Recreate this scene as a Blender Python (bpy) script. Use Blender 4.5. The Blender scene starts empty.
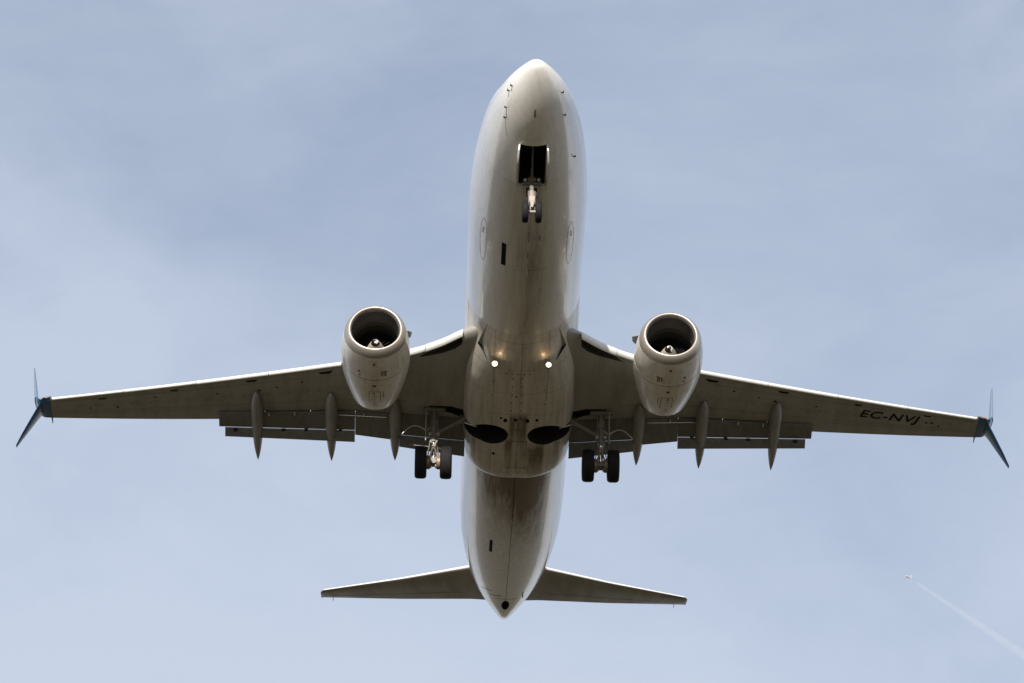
import bpy, bmesh, math, random
import numpy as np
from mathutils import Vector, Matrix
random.seed(5)
C = bpy.context.scene.collection
scn = bpy.context.scene
R = math.radians

# ------------------------------------------------------------------ camera
PITCH = Matrix.Rotation(R(-3.0), 4, 'X')            # the aircraft flies nose-up by 3 degrees
# viewing axes and eye point relative to the aircraft (X = its port side, Y = aft, Z = up)
rt = Vector((0.9996, -0.0282, 0.0078)); up = Vector((-0.0217, -0.5360, 0.8440)); fw = Vector((0.0197, 0.8438, 0.5363))
eye = Vector((-2.7013, -87.4091, -66.1589))
Rm = Matrix((rt, up, -fw)).transposed().to_4x4()
cam_local = Matrix.Translation(eye) @ Rm
eye_w = PITCH @ eye
ROOT = Matrix.Translation(Vector((0, 0, 1.7 - eye_w.z))) @ PITCH     # eye 1.7 m above the ground
camd = bpy.data.cameras.new('camera'); cam = bpy.data.objects.new('camera', camd); C.objects.link(cam)
cam.matrix_world = ROOT @ cam_local
camd.sensor_width = 36.0; camd.lens = 3632.06 / 1024 * 36.0
camd.clip_start = 0.5; camd.clip_end = 200000
scn.camera = cam

# ------------------------------------------------------------------ sky, sun, exposure
SUN_EL, SUN_AZ = 19.5, 10.0                          # in front of the aircraft, a little to the left of the viewer's back
to_sun = Vector((-math.sin(R(SUN_AZ)) * math.cos(R(SUN_EL)), -math.cos(R(SUN_AZ)) * math.cos(R(SUN_EL)), math.sin(R(SUN_EL))))
w = bpy.data.worlds.new('World'); scn.world = w; w.use_nodes = True
nt = w.node_tree; nt.nodes.clear()
N = nt.nodes.new; L = nt.links.new
out = N('ShaderNodeOutputWorld'); bg = N('ShaderNodeBackground'); sky = N('ShaderNodeTexSky')
sky.sky_type = 'NISHITA'; sky.sun_disc = False
sky.sun_elevation = R(SUN_EL); sky.sun_rotation = R(180 + SUN_AZ)
sky.altitude = 100; sky.air_density = 1.0; sky.dust_density = 1.5; sky.ozone_density = 1.0
bg.inputs['Strength'].default_value = 0.095
tc = N('ShaderNodeTexCoord')
mp = N('ShaderNodeMapping'); mp.inputs['Scale'].default_value = (1, 1, 2.2); mp.inputs['Location'].default_value = (27.4, 14.6, 42.0); L(tc.outputs['Generated'], mp.inputs['Vector'])
n1 = N('ShaderNodeTexNoise'); n1.inputs['Scale'].default_value = 5.0; n1.inputs['Detail'].default_value = 7; n1.inputs['Roughness'].default_value = .48
n1.inputs['Distortion'].default_value = .6
L(mp.outputs[0], n1.inputs['Vector'])
n2 = N('ShaderNodeTexNoise'); n2.inputs['Scale'].default_value = 26.0; n2.inputs['Detail'].default_value = 6; n2.inputs['Roughness'].default_value = .6
n2.inputs['Distortion'].default_value = 1.2
L(mp.outputs[0], n2.inputs['Vector'])
ad = N('ShaderNodeMath'); ad.operation = 'MULTIPLY_ADD'; ad.inputs[1].default_value = .14
L(n2.outputs['Fac'], ad.inputs[0]); L(n1.outputs['Fac'], ad.inputs[2])
mr = N('ShaderNodeMapRange'); mr.inputs['From Min'].default_value = .34; mr.inputs['From Max'].default_value = .76
mr.inputs['To Min'].default_value = .26; mr.inputs['To Max'].default_value = .74
L(ad.outputs[0], mr.inputs['Value'])
sz = N('ShaderNodeSeparateXYZ'); L(tc.outputs['Generated'], sz.inputs[0])
el = N('ShaderNodeMapRange'); el.inputs['From Min'].default_value = .58; el.inputs['From Max'].default_value = .38
el.inputs['To Min'].default_value = 0; el.inputs['To Max'].default_value = .26; L(sz.outputs['Z'], el.inputs['Value'])   # thicker veil nearer the horizon
af = N('ShaderNodeMath'); af.operation = 'ADD'; af.use_clamp = True; L(mr.outputs[0], af.inputs[0]); L(el.outputs[0], af.inputs[1])
mx = N('ShaderNodeMix'); mx.data_type = 'RGBA'
mx.inputs[7].default_value = (4.65, 5.2, 6.3, 1)       # thin sunlit cirrus veil
L(af.outputs[0], mx.inputs[0]); L(sky.outputs[0], mx.inputs[6])
hz = N('ShaderNodeMapRange'); hz.inputs['From Min'].default_value = .32; hz.inputs['From Max'].default_value = .0
hz.inputs['To Min'].default_value = 0; hz.inputs['To Max'].default_value = .75; hz.interpolation_type = 'SMOOTHSTEP'; L(sz.outputs['Z'], hz.inputs['Value'])
mh = N('ShaderNodeMix'); mh.data_type = 'RGBA'; mh.inputs[7].default_value = (8.2, 8.3, 8.5, 1)                # bright hazy horizon
L(hz.outputs[0], mh.inputs[0]); L(mx.outputs[2], mh.inputs[6])
L(mh.outputs[2], bg.inputs['Color']); L(bg.outputs[0], out.inputs['Surface'])

sl = bpy.data.lights.new('sun', 'SUN'); sl.energy = 5.0; sl.angle = R(0.5); sl.color = (1.0, .93, .84)
so = bpy.data.objects.new('sun', sl); C.objects.link(so)
so.rotation_euler = to_sun.to_track_quat('Z', 'Y').to_euler(); so.location = (0, 0, 200)
scn.view_settings.view_transform = 'Standard'; scn.view_settings.look = 'None'
scn.view_settings.exposure = 0.42; scn.view_settings.gamma = 1.0; scn.view_settings.use_curve_mapping = False
scn.render.engine = 'CYCLES'
scn.cycles.max_bounces = 8; scn.cycles.diffuse_bounces = 4; scn.cycles.glossy_bounces = 4; scn.cycles.volume_bounces = 1
scn.cycles.use_denoising = True; scn.cycles.sample_clamp_indirect = 3.0

# ------------------------------------------------------------------ materials
def mat(name, col, rough=.5, metal=0.0, coat=0.0, spec=.5, emit=None, estr=0):
    m = bpy.data.materials.new(name); m.use_nodes = True
    b = m.node_tree.nodes['Principled BSDF']
    b.inputs['Base Color'].default_value = (*col, 1); b.inputs['Roughness'].default_value = rough
    b.inputs['Metallic'].default_value = metal; b.inputs['Coat Weight'].default_value = coat
    b.inputs['Coat Roughness'].default_value = .06
    b.inputs['Specular IOR Level'].default_value = spec
    if emit: b.inputs['Emission Color'].default_value = (*emit, 1); b.inputs['Emission Strength'].default_value = estr
    return m

def dirty(name, col, grime, rough=.3, coat=.3, streak=(5, .35, 5), amount=.5, lo=.42, hi=.72, fine=.25, lines=None, belly=None, dark_patches=None):
    """paint with grime streaked along the flight direction, small specks and thin skin joints.
    lines = (spacing across, spacing along, half width); belly = (z_start, z_full, extra grime)"""
    m = mat(name, col, rough, 0, coat)
    t = m.node_tree; n = t.nodes.new; l = t.links.new; b = t.nodes['Principled BSDF']
    tcn = n('ShaderNodeTexCoord')
    def noise(scale, sc, detail=5, rgh=.6):
        mm = n('ShaderNodeMapping'); mm.inputs['Scale'].default_value = scale; l(tcn.outputs['Object'], mm.inputs['Vector'])
        q = n('ShaderNodeTexNoise'); q.inputs['Scale'].default_value = sc; q.inputs['Detail'].default_value = detail; q.inputs['Roughness'].default_value = rgh
        l(mm.outputs[0], q.inputs['Vector']); return q.outputs['Fac']
    def rng(v, a, b_, c=0, d=1):
        q = n('ShaderNodeMapRange'); q.inputs['From Min'].default_value = a; q.inputs['From Max'].default_value = b_
        q.inputs['To Min'].default_value = c; q.inputs['To Max'].default_value = d; l(v, q.inputs['Value']); return q.outputs[0]
    def mth(op, a, b_=None, c=None):
        q = n('ShaderNodeMath'); q.operation = op
        for i, v in enumerate((a, b_, c)):
            if v is None: continue
            if isinstance(v, (int, float)): q.inputs[i].default_value = v
            else: l(v, q.inputs[i])
        return q.outputs[0]
    s = rng(noise(streak, 1.6, 6), lo, hi, 0, amount)
    f = rng(noise((1, .5, 1), 7.0, 8, .7), .52, .75, 0, fine)
    fac = mth('ADD', s, f)
    sx = n('ShaderNodeSeparateXYZ'); l(tcn.outputs['Object'], sx.inputs[0])
    if belly:
        bz = rng(sx.outputs['Z'], belly[0], belly[1], 0, belly[2])
        bn = rng(noise((3.2, .22, 3.2), 1.2, 6), .30, .70, .25, 1.0)
        fac = mth('ADD', fac, mth('MULTIPLY', bz, bn))
    for (xc, xw, y0, y1, y2, k_) in dark_patches or ():           # wheel-well stains and other darker patches low on the belly
        ax_ = mth('ABSOLUTE', mth('SUBTRACT', sx.outputs['X'], xc))
        fx = rng(ax_, xw, xw * .55, 0, 1); fy = mth('MULTIPLY', rng(sx.outputs['Y'], y0, y1), rng(sx.outputs['Y'], y2, y1))
        fz = rng(sx.outputs['Z'], -.2, -.7)
        fn = rng(noise((4, .3, 4), 1.5, 5), .3, .65, .45, 1)
        fac = mth('ADD', fac, mth('MULTIPLY', mth('MULTIPLY', fx, fy), mth('MULTIPLY', fn, mth('MULTIPLY', fz, k_))))
    if lines:
        for ax, sp in ((0, lines[0]), (1, lines[1])):
            if not sp: continue
            d = mth('PINGPONG', sx.outputs[ax], sp / 2)
            ln = mth('LESS_THAN', d, lines[2])
            fac = mth('ADD', fac, mth('MULTIPLY', ln, lines[3] if len(lines) > 3 else .35))
    mxn = n('ShaderNodeMix'); mxn.data_type = 'RGBA'; mxn.clamp_factor = True
    l(fac, mxn.inputs[0]); mxn.inputs[6].default_value = (*col, 1); mxn.inputs[7].default_value = (*grime, 1)
    l(mxn.outputs[2], b.inputs['Base Color'])
    l(rng(fac, 0, 1, rough, min(1, rough + .35)), b.inputs['Roughness'])
    bp = n('ShaderNodeBump'); bp.inputs['Strength'].default_value = .05; bp.inputs['Distance'].default_value = .05
    l(noise((1, .6, 1), 1.3, 2), bp.inputs['Height']); l(bp.outputs[0], b.inputs['Normal'])
    return m

M = {}
M['white'] = dirty('white_fuselage_paint', (.82, .81, .78), (.13, .10, .065), .18, .5, (4, .25, 4), .10, lines=(0, 4.6, .012), belly=(-1.6, -2.05, .5), dark_patches=((.55, .62, 21.2, 22.0, 30.0, .85), (0, 1.7, 21.0, 22.0, 36.0, .6), (-.2, 1.3, 21.3, 22.2, 25.5, .5), (.25, .4, 5.5, 9.0, 14, .35)))
M['fairing'] = dirty('cream_fairing_paint', (.70, .68, .62), (.15, .11, .07),   .30, .25, (5, .3, 5), .28, .45, .75, .2, lines=(.9, 1.35, .012), belly=(-1.2, -2.3, .45), dark_patches=((.62, .36, 19.2, 19.9, 22.6, .9), (0, .4, 17.6, 18.6, 22.6, .4), (.02, .36, 17.3, 17.8, 19.6, .75), (-.3, .16, 19.0, 19.5, 22.0, .5), (1.35, .14, 19.2, 19.6, 21.8, .5), (-1.5, .1, 19.2, 19.6, 21.4, .5)))
M['wing'] = dirty('grey_wing_paint', (.33, .325, .30), (.14, .12, .09), .42, .1, (1.2, .25, 1.2), .5, .45, .8, .3, lines=(1.7, 0, .01, .10))
M['wing_edge'] = dirty('bright_leading_edge', (.74, .74, .73), (.4, .37, .33), .3, .1, (2, .5, 2), .2)
M['tail'] = dirty('grey_tailplane_paint', (.31, .305, .275), (.16, .14, .1), .42, .1, (1, .3, 1), .4)
M['flap'] = dirty('dark_grey_flap_paint', (.145, .143, .13), (.08, .07, .055), .5, 0, (3, .4, 3), .5)
M['canoe'] = dirty('grey_track_fairing_paint', (.30, .30, .285), (.13, .11, .09), .42, .1, (3, .3, 3), .4)
M['nacelle'] = dirty('white_nacelle_paint', (.78, .77, .72), (.24, .15, .08), .3, .3, (3, .35, 3), .35, .48, .8, .35, belly=(-2.4, -3.2, .28))
M['lip'] = dirty('bare_metal_intake_lip', (.42, .39, .36), (.3, .25, .21), .36, 0, (2, 1, 2), .3)
M['lip'].node_tree.nodes['Principled BSDF'].inputs['Metallic'].default_value = .6
M['duct'] = mat('intake_liner', (.075, .073, .07), .55)
M['liner2'] = mat('fan_case', (.03, .03, .03), .6)
M['fan'] = mat('fan_blade_metal', (.014, .014, .016), .5, .3)
M['black'] = mat('flat_black', (.012, .012, .012), .8)  # near-black for recess linings and small dark fittings
M['bay'] = mat('shade_dark_lining', (.045, .042, .037), .7)  # lining coloured dark to carry the shade behind the Krueger panels
M['spin'] = mat('beige_spinner_paint', (.56, .50, .40), .45)
M['spin_dark'] = mat('dark_spinner_tip', (.015, .014, .013), .4)
M['spin_white'] = mat('white_spiral_mark', (.8, .8, .78), .4)
M['tyre'] = dirty('black_rubber', (.012, .012, .013), (.026, .023, .021), .7, 0, (3, 3, 3), .5)
M['tyre'].node_tree.nodes['Principled BSDF'].inputs['Specular IOR Level'].default_value = .2
M['gear'] = mat('white_gear_enamel', (.31, .265, .235), .45)
M['gear_grey'] = mat('grey_gear_enamel', (.16, .155, .145), .45)
M['steel'] = mat('bright_steel', (.75, .73, .70), .22, .9)
M['brake'] = mat('worn_brake_stack', (.25, .19, .15), .5, .3)
M['hub'] = mat('wheel_hub', (.45, .44, .42), .4, .4)
M['blue'] = dirty('deep_blue_winglet_paint', (.005, .10, .25), (.02, .08, .14), .25, .4, (2, 1, 2), .2)
M['blue_light'] = dirty('pale_winglet_paint', (.17, .24, .34), (.15, .2, .26), .3, .3, (2, 1, 2), .2)
M['ink'] = mat('black_marking', (.010, .010, .010), .9, spec=.1)
M['seam'] = mat('grey_seam', (.16, .145, .12), .6)
M['faint'] = mat('faint_grey_line', (.40, .38, .34), .35)
M['red'] = mat('red_lens', (.30, .06, .03), .35)
M['glass'] = mat('dark_window_glass', (.02, .022, .026), .08)
M['lamp'] = mat('landing_lamp_lens', (.9, .85, .75), .2, emit=(1.0, .68, .38), estr=26)
M['lamp_rim'] = mat('lamp_reflector', (.9, .8, .65), .2, emit=(1.0, .62, .30), estr=.75)
M['exhaust'] = mat('scorched_metal', (.09, .075, .06), .5, .5)
M['rust'] = mat('brown_marking', (.16, .09, .045), .7)

# ------------------------------------------------------------------ mesh helpers
def link(name, bm_or_me, m, parent=None, smooth=35, loc=None):
    if isinstance(bm_or_me, bpy.types.Mesh): me = bm_or_me
    else:
        me = bpy.data.meshes.new(name); bm_or_me.normal_update(); bm_or_me.to_mesh(me); bm_or_me.free()
    o = bpy.data.objects.new(name, me); C.objects.link(o)
    if not me.materials:
        for q in (m if isinstance(m, (list, tuple)) else [m]): me.materials.append(q)
    if smooth:
        me.shade_smooth(); me.set_sharp_from_angle(angle=R(smooth))
    if parent: o.parent = parent
    return o

def loft(rings, cap=True, bm=None, mi=0, closed=True):
    bm = bm or bmesh.new()
    vr = [[bm.verts.new(p) for p in r] for r in rings]
    n = len(rings[0])
    for a, b in zip(vr, vr[1:]):
        for i in range(n if closed else n - 1):
            j = (i + 1) % n
            try:
                f = bm.faces.new((a[i], a[j], b[j], b[i])); f.material_index = mi
            except ValueError: pass
    if cap and closed:
        for r in (vr[0], vr[-1]):
            try: bm.faces.new(r).material_index = mi
            except ValueError: pass
    bmesh.ops.recalc_face_normals(bm, faces=bm.faces)
    return bm

def tube(bm, a, b, r0, r1=None, n=14, mi=0):
    r1 = r0 if r1 is None else r1
    a, b = Vector(a), Vector(b); d = (b - a).normalized()
    u = d.orthogonal().normalized(); v = d.cross(u)
    rings = [[bm.verts.new(p + (u * math.cos(t) + v * math.sin(t)) * r) for t in [2 * math.pi * i / n for i in range(n)]] for p, r in ((a, r0), (b, r1))]
    for i in range(n):
        j = (i + 1) % n; bm.faces.new((rings[0][i], rings[0][j], rings[1][j], rings[1][i])).material_index = mi
    bm.faces.new(rings[0][::-1]).material_index = mi; bm.faces.new(rings[1]).material_index = mi
    return bm

def pipe(bm, pts, r, n=8, mi=0):
    for a, b in zip(pts, pts[1:]): tube(bm, a, b, r, r, n, mi)
    return bm

def box(bm, c, s, rot=None, mi=0):
    c = Vector(c); rot = rot or Matrix.Identity(3)
    vs = [bm.verts.new(c + rot @ Vector((x * s[0] / 2, y * s[1] / 2, z * s[2] / 2))) for x in (-1, 1) for y in (-1, 1) for z in (-1, 1)]
    for f in ((0, 1, 3, 2), (4, 6, 7, 5), (0, 4, 5, 1), (2, 3, 7, 6), (0, 2, 6, 4), (1, 5, 7, 3)):
        bm.faces.new([vs[i] for i in f]).material_index = mi
    return bm

def prism(bm, poly, axis, a, b, mi=0):
    """extrude a 2-D polygon along axis between a and b"""
    def P(u, v, t): return {'x': (t, u, v), 'y': (u, t, v), 'z': (u, v, t)}[axis]
    A = [bm.verts.new(P(u, v, a)) for u, v in poly]; B = [bm.verts.new(P(u, v, b)) for u, v in poly]
    n = len(poly)
    for i in range(n): bm.faces.new((A[i], A[(i + 1) % n], B[(i + 1) % n], B[i])).material_index = mi
    bm.faces.new(A).material_index = mi; bm.faces.new(B[::-1]).material_index = mi
    return bm

def lathe(prof, centre, n=72, axis='Y', shape=None, bm=None, mi=0, mis=None, close=False):
    """revolve (t, r) about an axis through centre; shape(t, x, z) may reshape the ring"""
    bm = bm or bmesh.new(); c = Vector(centre); rings = []
    for t, r in prof:
        ring = []
        for i in range(n):
            a = 2 * math.pi * i / n; x, z = r * math.cos(a), r * math.sin(a)
            if shape: x, z = shape(t, x, z)
            p = (x, t, z) if axis == 'Y' else (t, x, z)
            ring.append(bm.verts.new(c + Vector(p)))
        rings.append(ring)
    pr = list(zip(rings, rings[1:]))
    if close: pr.append((rings[-1], rings[0]))
    for k, (a, b) in enumerate(pr):
        for i in range(n):
            j = (i + 1) % n; f = bm.faces.new((a[i], a[j], b[j], b[i])); f.material_index = mis[k] if mis else mi
    if not close:
        for r_, p in ((rings[0], prof[0]), (rings[-1], prof[-1])):
            if p[1] > 0 and p[1] < 1e-2: bm.faces.new(r_)
    bmesh.ops.recalc_face_normals(bm, faces=bm.faces)
    return bm

def absorb(o, bm, m):
    """surface pattern becomes part of the object's own mesh"""
    tmp = bpy.data.meshes.new('tmp'); bm.to_mesh(tmp); bm.free()
    if m.name not in [q.name for q in o.data.materials]: o.data.materials.append(m)
    k = [q.name for q in o.data.materials].index(m.name)
    b2 = bmesh.new(); b2.from_mesh(o.data); n0 = len(b2.faces); b2.from_mesh(tmp); bpy.data.meshes.remove(tmp)
    b2.faces.ensure_lookup_table()
    for f in b2.faces[n0:]: f.material_index = k; f.smooth = False
    b2.to_mesh(o.data); b2.free()

def cut(o, cutters, lining=None):
    """subtract closed cutter meshes (their material lines the recess)"""
    for cb in cutters:
        me = bpy.data.meshes.new('cutter'); bmesh.ops.recalc_face_normals(cb, faces=cb.faces); cb.to_mesh(me); cb.free()
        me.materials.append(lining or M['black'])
        co = bpy.data.objects.new('cutter', me); C.objects.link(co)
        if o.parent: co.parent = o.parent
        md = o.modifiers.new('cut', 'BOOLEAN'); md.operation = 'DIFFERENCE'; md.object = co; md.solver = 'EXACT'
        md.material_mode = 'TRANSFER'
        bpy.context.view_layer.update()
        dg = bpy.context.evaluated_depsgraph_get()
        new = bpy.data.meshes.new_from_object(o.evaluated_get(dg), preserve_all_data_layers=True, depsgraph=dg)
        o.modifiers.clear(); old = o.data; o.data = new; bpy.data.meshes.remove(old)
        bpy.data.objects.remove(co); bpy.data.meshes.remove(me)
        o.data.set_sharp_from_angle(angle=R(35))

def itp(x, xs, ys):                                   # smooth monotone interpolation
    xs = np.array(xs, float); ys = np.array(ys, float)
    h = np.diff(xs); d = np.diff(ys) / h; m = np.zeros(len(xs)); m[0] = d[0]; m[-1] = d[-1]
    for i in range(1, len(xs) - 1):
        if d[i - 1] * d[i] > 0:
            w1 = 2 * h[i] + h[i - 1]; w2 = h[i] + 2 * h[i - 1]; m[i] = (w1 + w2) / (w1 / d[i - 1] + w2 / d[i])
    i = int(np.clip(np.searchsorted(xs, x) - 1, 0, len(h) - 1)); t = (x - xs[i]) / h[i]
    return float((2*t**3-3*t**2+1)*ys[i] + (t**3-2*t**2+t)*h[i]*m[i] + (-2*t**3+3*t**2)*ys[i+1] + (t**3-t**2)*h[i]*m[i+1])

# ------------------------------------------------------------------ ground (never in frame, its bounce lights the belly)
bm = bmesh.new(); ng = 64
vs = [bm.verts.new((0, 0, 0))]; rr = [80, 400, 2000, 10000, 60000]; ringsg = []
for r_ in rr: ringsg.append([bm.verts.new((r_ * math.cos(2 * math.pi * i / ng), r_ * math.sin(2 * math.pi * i / ng), 0)) for i in range(ng)])
for i in range(ng): bm.faces.new((vs[0], ringsg[0][i], ringsg[0][(i + 1) % ng]))
for a, b in zip(ringsg, ringsg[1:]):
    for i in range(ng): bm.faces.new((a[i], b[i], b[(i + 1) % ng], a[(i + 1) % ng]))
gm = mat('dry_grass_ground', (.16, .14, .08), .95)
t = gm.node_tree; q = t.nodes.new('ShaderNodeTexNoise'); q.inputs['Scale'].default_value = .02; q.inputs['Detail'].default_value = 10
tcg = t.nodes.new('ShaderNodeTexCoord'); t.links.new(tcg.outputs['Object'], q.inputs['Vector'])
cr = t.nodes.new('ShaderNodeValToRGB'); cr.color_ramp.elements[0].position = .35; cr.color_ramp.elements[0].color = (.046, .037, .015, 1)
cr.color_ramp.elements[1].position = .65; cr.color_ramp.elements[1].color = (.078, .058, .027, 1)
t.links.new(q.outputs['Fac'], cr.inputs[0]); t.links.new(cr.outputs[0], t.nodes['Principled BSDF'].inputs['Base Color'])
gr = link('ground', bm, gm, smooth=0); gr['kind'] = 'structure'

# ------------------------------------------------------------------ the airliner
plane = bpy.data.objects.new('airliner', None); C.objects.link(plane); plane.matrix_world = ROOT
plane['label'] = 'large white twin-engine airliner seen from below with landing gear down and blue winglets'
plane['category'] = 'airplane'
bpy.context.view_layer.update()

# --- fuselage
HX = [0, .06, .2, .5, 1.1, 1.8, 2.4, 3.6, 5, 6, 7, 8, 9, 26.5, 29, 31, 32.7, 34.7, 35.65, 36.4, 37.4, 37.85, 38.0]
HW = [0.02, .16, .29, .49, .80, 1.05, 1.21, 1.46, 1.66, 1.76, 1.83, 1.87, 1.88, 1.88, 1.83, 1.69, 1.50, 1.16, .93, .69, .36, .2, .05]
BX = [0, .06, .2, .5, 1.0, 1.5, 2.0, 2.5, 3, 4, 5, 6, 7, 23, 25, 27, 29, 31, 33, 35, 37, 37.6, 37.9, 38]
BZ = [-.61, -.76, -.88, -1.06, -1.29, -1.47, -1.62, -1.73, -1.82, -1.94, -2.01, -2.05, -2.06, -2.06, -1.95, -1.68, -1.32, -.92, -.50, -.07, .36, .52, .66, .82]
TX = [0, .06, .2, .5, 1.0, 1.5, 2.0, 2.4, 3, 3.6, 4.4, 5.2, 6.2, 7, 31, 33, 35, 36.5, 37.5, 37.9, 38]
TZ = [-.60, -.50, -.42, -.28, -.05, .18, .42, .68, 1.12, 1.45, 1.70, 1.84, 1.93, 1.95, 1.95, 1.86, 1.66, 1.42, 1.18, 1.0, .88]
CX = [0, 1, 2.5, 4.5, 6.5, 26, 30, 33, 36, 38]
CZ = [-.60, -.55, -.38, -.15, 0, 0, .17, .42, .70, .85]
def fus(y): return itp(y, HX, HW), itp(y, BX, BZ), itp(y, TX, TZ), itp(y, CX, CZ)
ys = sorted(set([0, .02, .05, .1, .16, .24, .34, .46, .6, .8] + [1 + .2 * i for i in range(46)] + [10.2 + .5 * i for i in range(37)] + [28.5 + .25 * i for i in range(37)] + [37.6, 37.7, 37.8, 37.9, 37.96, 38.0]))
rings = []
for y in ys:
    hw, zb, zt, zc = fus(y); zc = min(max(zc, zb + .01), zt - .01)
    rings.append([(hw * math.cos(a), y, zc + ((zt - zc) if math.sin(a) > 0 else (zc - zb)) * math.sin(a)) for a in [2 * math.pi * (i + .5) / 120 for i in range(120)]])
fus_o = link('fuselage', loft(rings), M['white'], plane)

def skin(x, y):
    """height of the lower fuselage skin at lateral x, station y"""
    hw, zb, zt, zc = fus(y); s = max(0, 1 - (x / hw) ** 2); return zc - (zc - zb) * math.sqrt(s)

# --- wing shape
def zw(x): x = abs(x); return -1.25 + .105 * (x - 1.9) + .5 * ((x - 1.9) / 14.56) ** 2 * (1 if x > 1.9 else 0)
def le(x): return itp(abs(x), [.6, 2.0, 2.7, 3.75, 4.83, 6.1, 16.43, 17.2], [12.9, 14.25, 15.0, 15.83, 16.45, 17.08, 22.30, 22.70])
def te(x):
    x = abs(x); return 20.6 if x < 5.9 else 20.55 + .291 * (x - 5.9)
def cove(x): return itp(abs(x), [.6, 1.9, 4.05, 5.95, 6.47, 10.32], [19.45, 19.5, 19.77, 20.02, 20.12, 21.30])
def thick(x): return np.interp(abs(x), [0, 5, 17], [.135, .115, .10])
def half_t(u):                                        # relative half thickness
    return 2.969 * math.sqrt(max(u, 0)) * .5 - .63 * u - 1.758 * u * u + 1.4215 * u ** 3 - .5075 * u ** 4 if False else 5 * (.2969 * math.sqrt(max(u, 0)) - .126 * u - .3516 * u * u + .2843 * u ** 3 - .1015 * u ** 4)
def lower(x, y):
    c = te(x) - le(x); u = min(max((y - le(x)) / c, 0), 1); return zw(x) - half_t(u) * thick(x) * c * .72
def section(x, yend, n=22):
    c = te(x) - le(x); ue = min(1, (yend - le(x)) / c); T = thick(x) * c
    us = [ue * (1 - math.cos(math.pi * i / n)) / 2 for i in range(n + 1)]
    lo = [(x, le(x) + u * c, zw(x) - half_t(u) * T * .72) for u in us]
    hi = [(x, le(x) + u * c, zw(x) + half_t(u) * T * 1.2 + .004) for u in us]
    return lo[::-1] + hi[1:]

def mirror(o_bm, s):
    if s > 0:
        for v in o_bm.verts: v.co.x *= -1
        bmesh.ops.reverse_faces(o_bm, faces=o_bm.faces)
    return o_bm
# everything below is built for negative X (the aircraft's starboard side) and mirrored

wells = []
def well_cutters():
    res = []
    for s in (-1, 1):
        b = bmesh.new(); n = 40                       # round wheel well
        prism(b, [(s * .93 + .60 * math.cos(2 * math.pi * i / n), 18.93 + .62 * math.sin(2 * math.pi * i / n)) for i in range(n)], 'z', -3.2, -1.2); res.append(b)
        b = bmesh.new()                               # leg slot
        prism(b, [(s * .95, 18.56), (s * 1.93, 18.84), (s * 2.3, 18.72), (s * 3.0, 18.86), (s * 3.12, 19.12), (s * 2.3, 19.22), (s * 1.93, 19.46), (s * 1.1, 19.44)], 'z', -3.2, -1.18); res.append(b)
    return res

# --- wing-body fairing
FX = [12.6, 12.9, 13.2, 14, 15, 16, 19, 20, 20.9, 21.5, 21.9, 22.15, 22.28]
FW = [1.84, 1.86, 1.875, 1.90, 1.905, 1.91, 1.905, 1.90, 1.87, 1.77, 1.55, 1.20, .6]
FB = [-2.02, -2.045, -2.075, -2.2, -2.32, -2.37, -2.37, -2.36, -2.33, -2.28, -2.22, -2.15, -2.04]
def fshape(y):
    t = min(max((y - 13.5) / 2.6, 0), 1); t = t * t * (3 - 2 * t); v = min(max((y - 15.5) / 2.5, 0), 1); return -.75 * t, 2 + .7 * t + .9 * v
rings = []
for y in [12.6, 12.75, 12.9, 13.0, 13.1, 13.2] + [13.3 + .2 * i for i in range(36)] + [20.5 + .1 * i for i in range(17)] + [22.15, 22.22, 22.28]:
    wd = itp(y, FX, FW); zb = itp(y, FX, FB); ring = []; cf, ef = fshape(y)
    for i in range(81):
        a = math.pi + math.pi * i / 80; cs, sn = math.cos(a), math.sin(a); e = 2 / ef
        ring.append((wd * math.copysign(abs(cs) ** e, cs), y, cf + (zb - cf) * abs(sn) ** e))
    ring += [(wd * .9, y, .15), (0, y, .3), (-wd * .9, y, .15)]
    rings.append(ring)
fair_o = link('belly_fairing', loft(rings), M['fairing'], plane, 40)
def fbot(x, y):
    wd = itp(y, FX, FW); zb = itp(y, FX, FB); cf, ef = fshape(y); return cf + (zb - cf) * max(0, 1 - abs(x / wd) ** ef) ** (1 / ef)
def under(x, y): return min(skin(x, y), fbot(x, y) if 12.65 < y < 22.2 else 9)
RAM = [(1.12, 12.95), (1.47, 14.32), (1.16, 14.62)]
def scoop(s):
    b = bmesh.new()
    dn = [b.verts.new((s * x, y, -3.0)) for x, y in RAM]
    upv = [b.verts.new((s * x, y, under(x, y) + dz)) for (x, y), dz in zip(RAM, (-.005, .30, .02))]
    for i in range(3): b.faces.new((dn[i], dn[(i + 1) % 3], upv[(i + 1) % 3], upv[i]))
    b.faces.new(dn); b.faces.new(upv[::-1])
    return b
cut(fair_o, [scoop(-1), scoop(1)], M['fairing'])
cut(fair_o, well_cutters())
def nose_well():
    b = bmesh.new(); box(b, (0, 3.64, -1.75), (.80, 1.76, 1.5)); return b
b = bmesh.new(); bmesh.ops.create_uvsphere(b, u_segments=32, v_segments=20, radius=1, matrix=Matrix.Translation((0, 35.66, .09)) @ Matrix.Rotation(R(12), 4, 'X') @ Matrix.Diagonal((.15, .60, .26, 1)))
cut(fus_o, [scoop(-1), scoop(1)], M['fairing'])
cut(fus_o, well_cutters() + [nose_well(), b])
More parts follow.
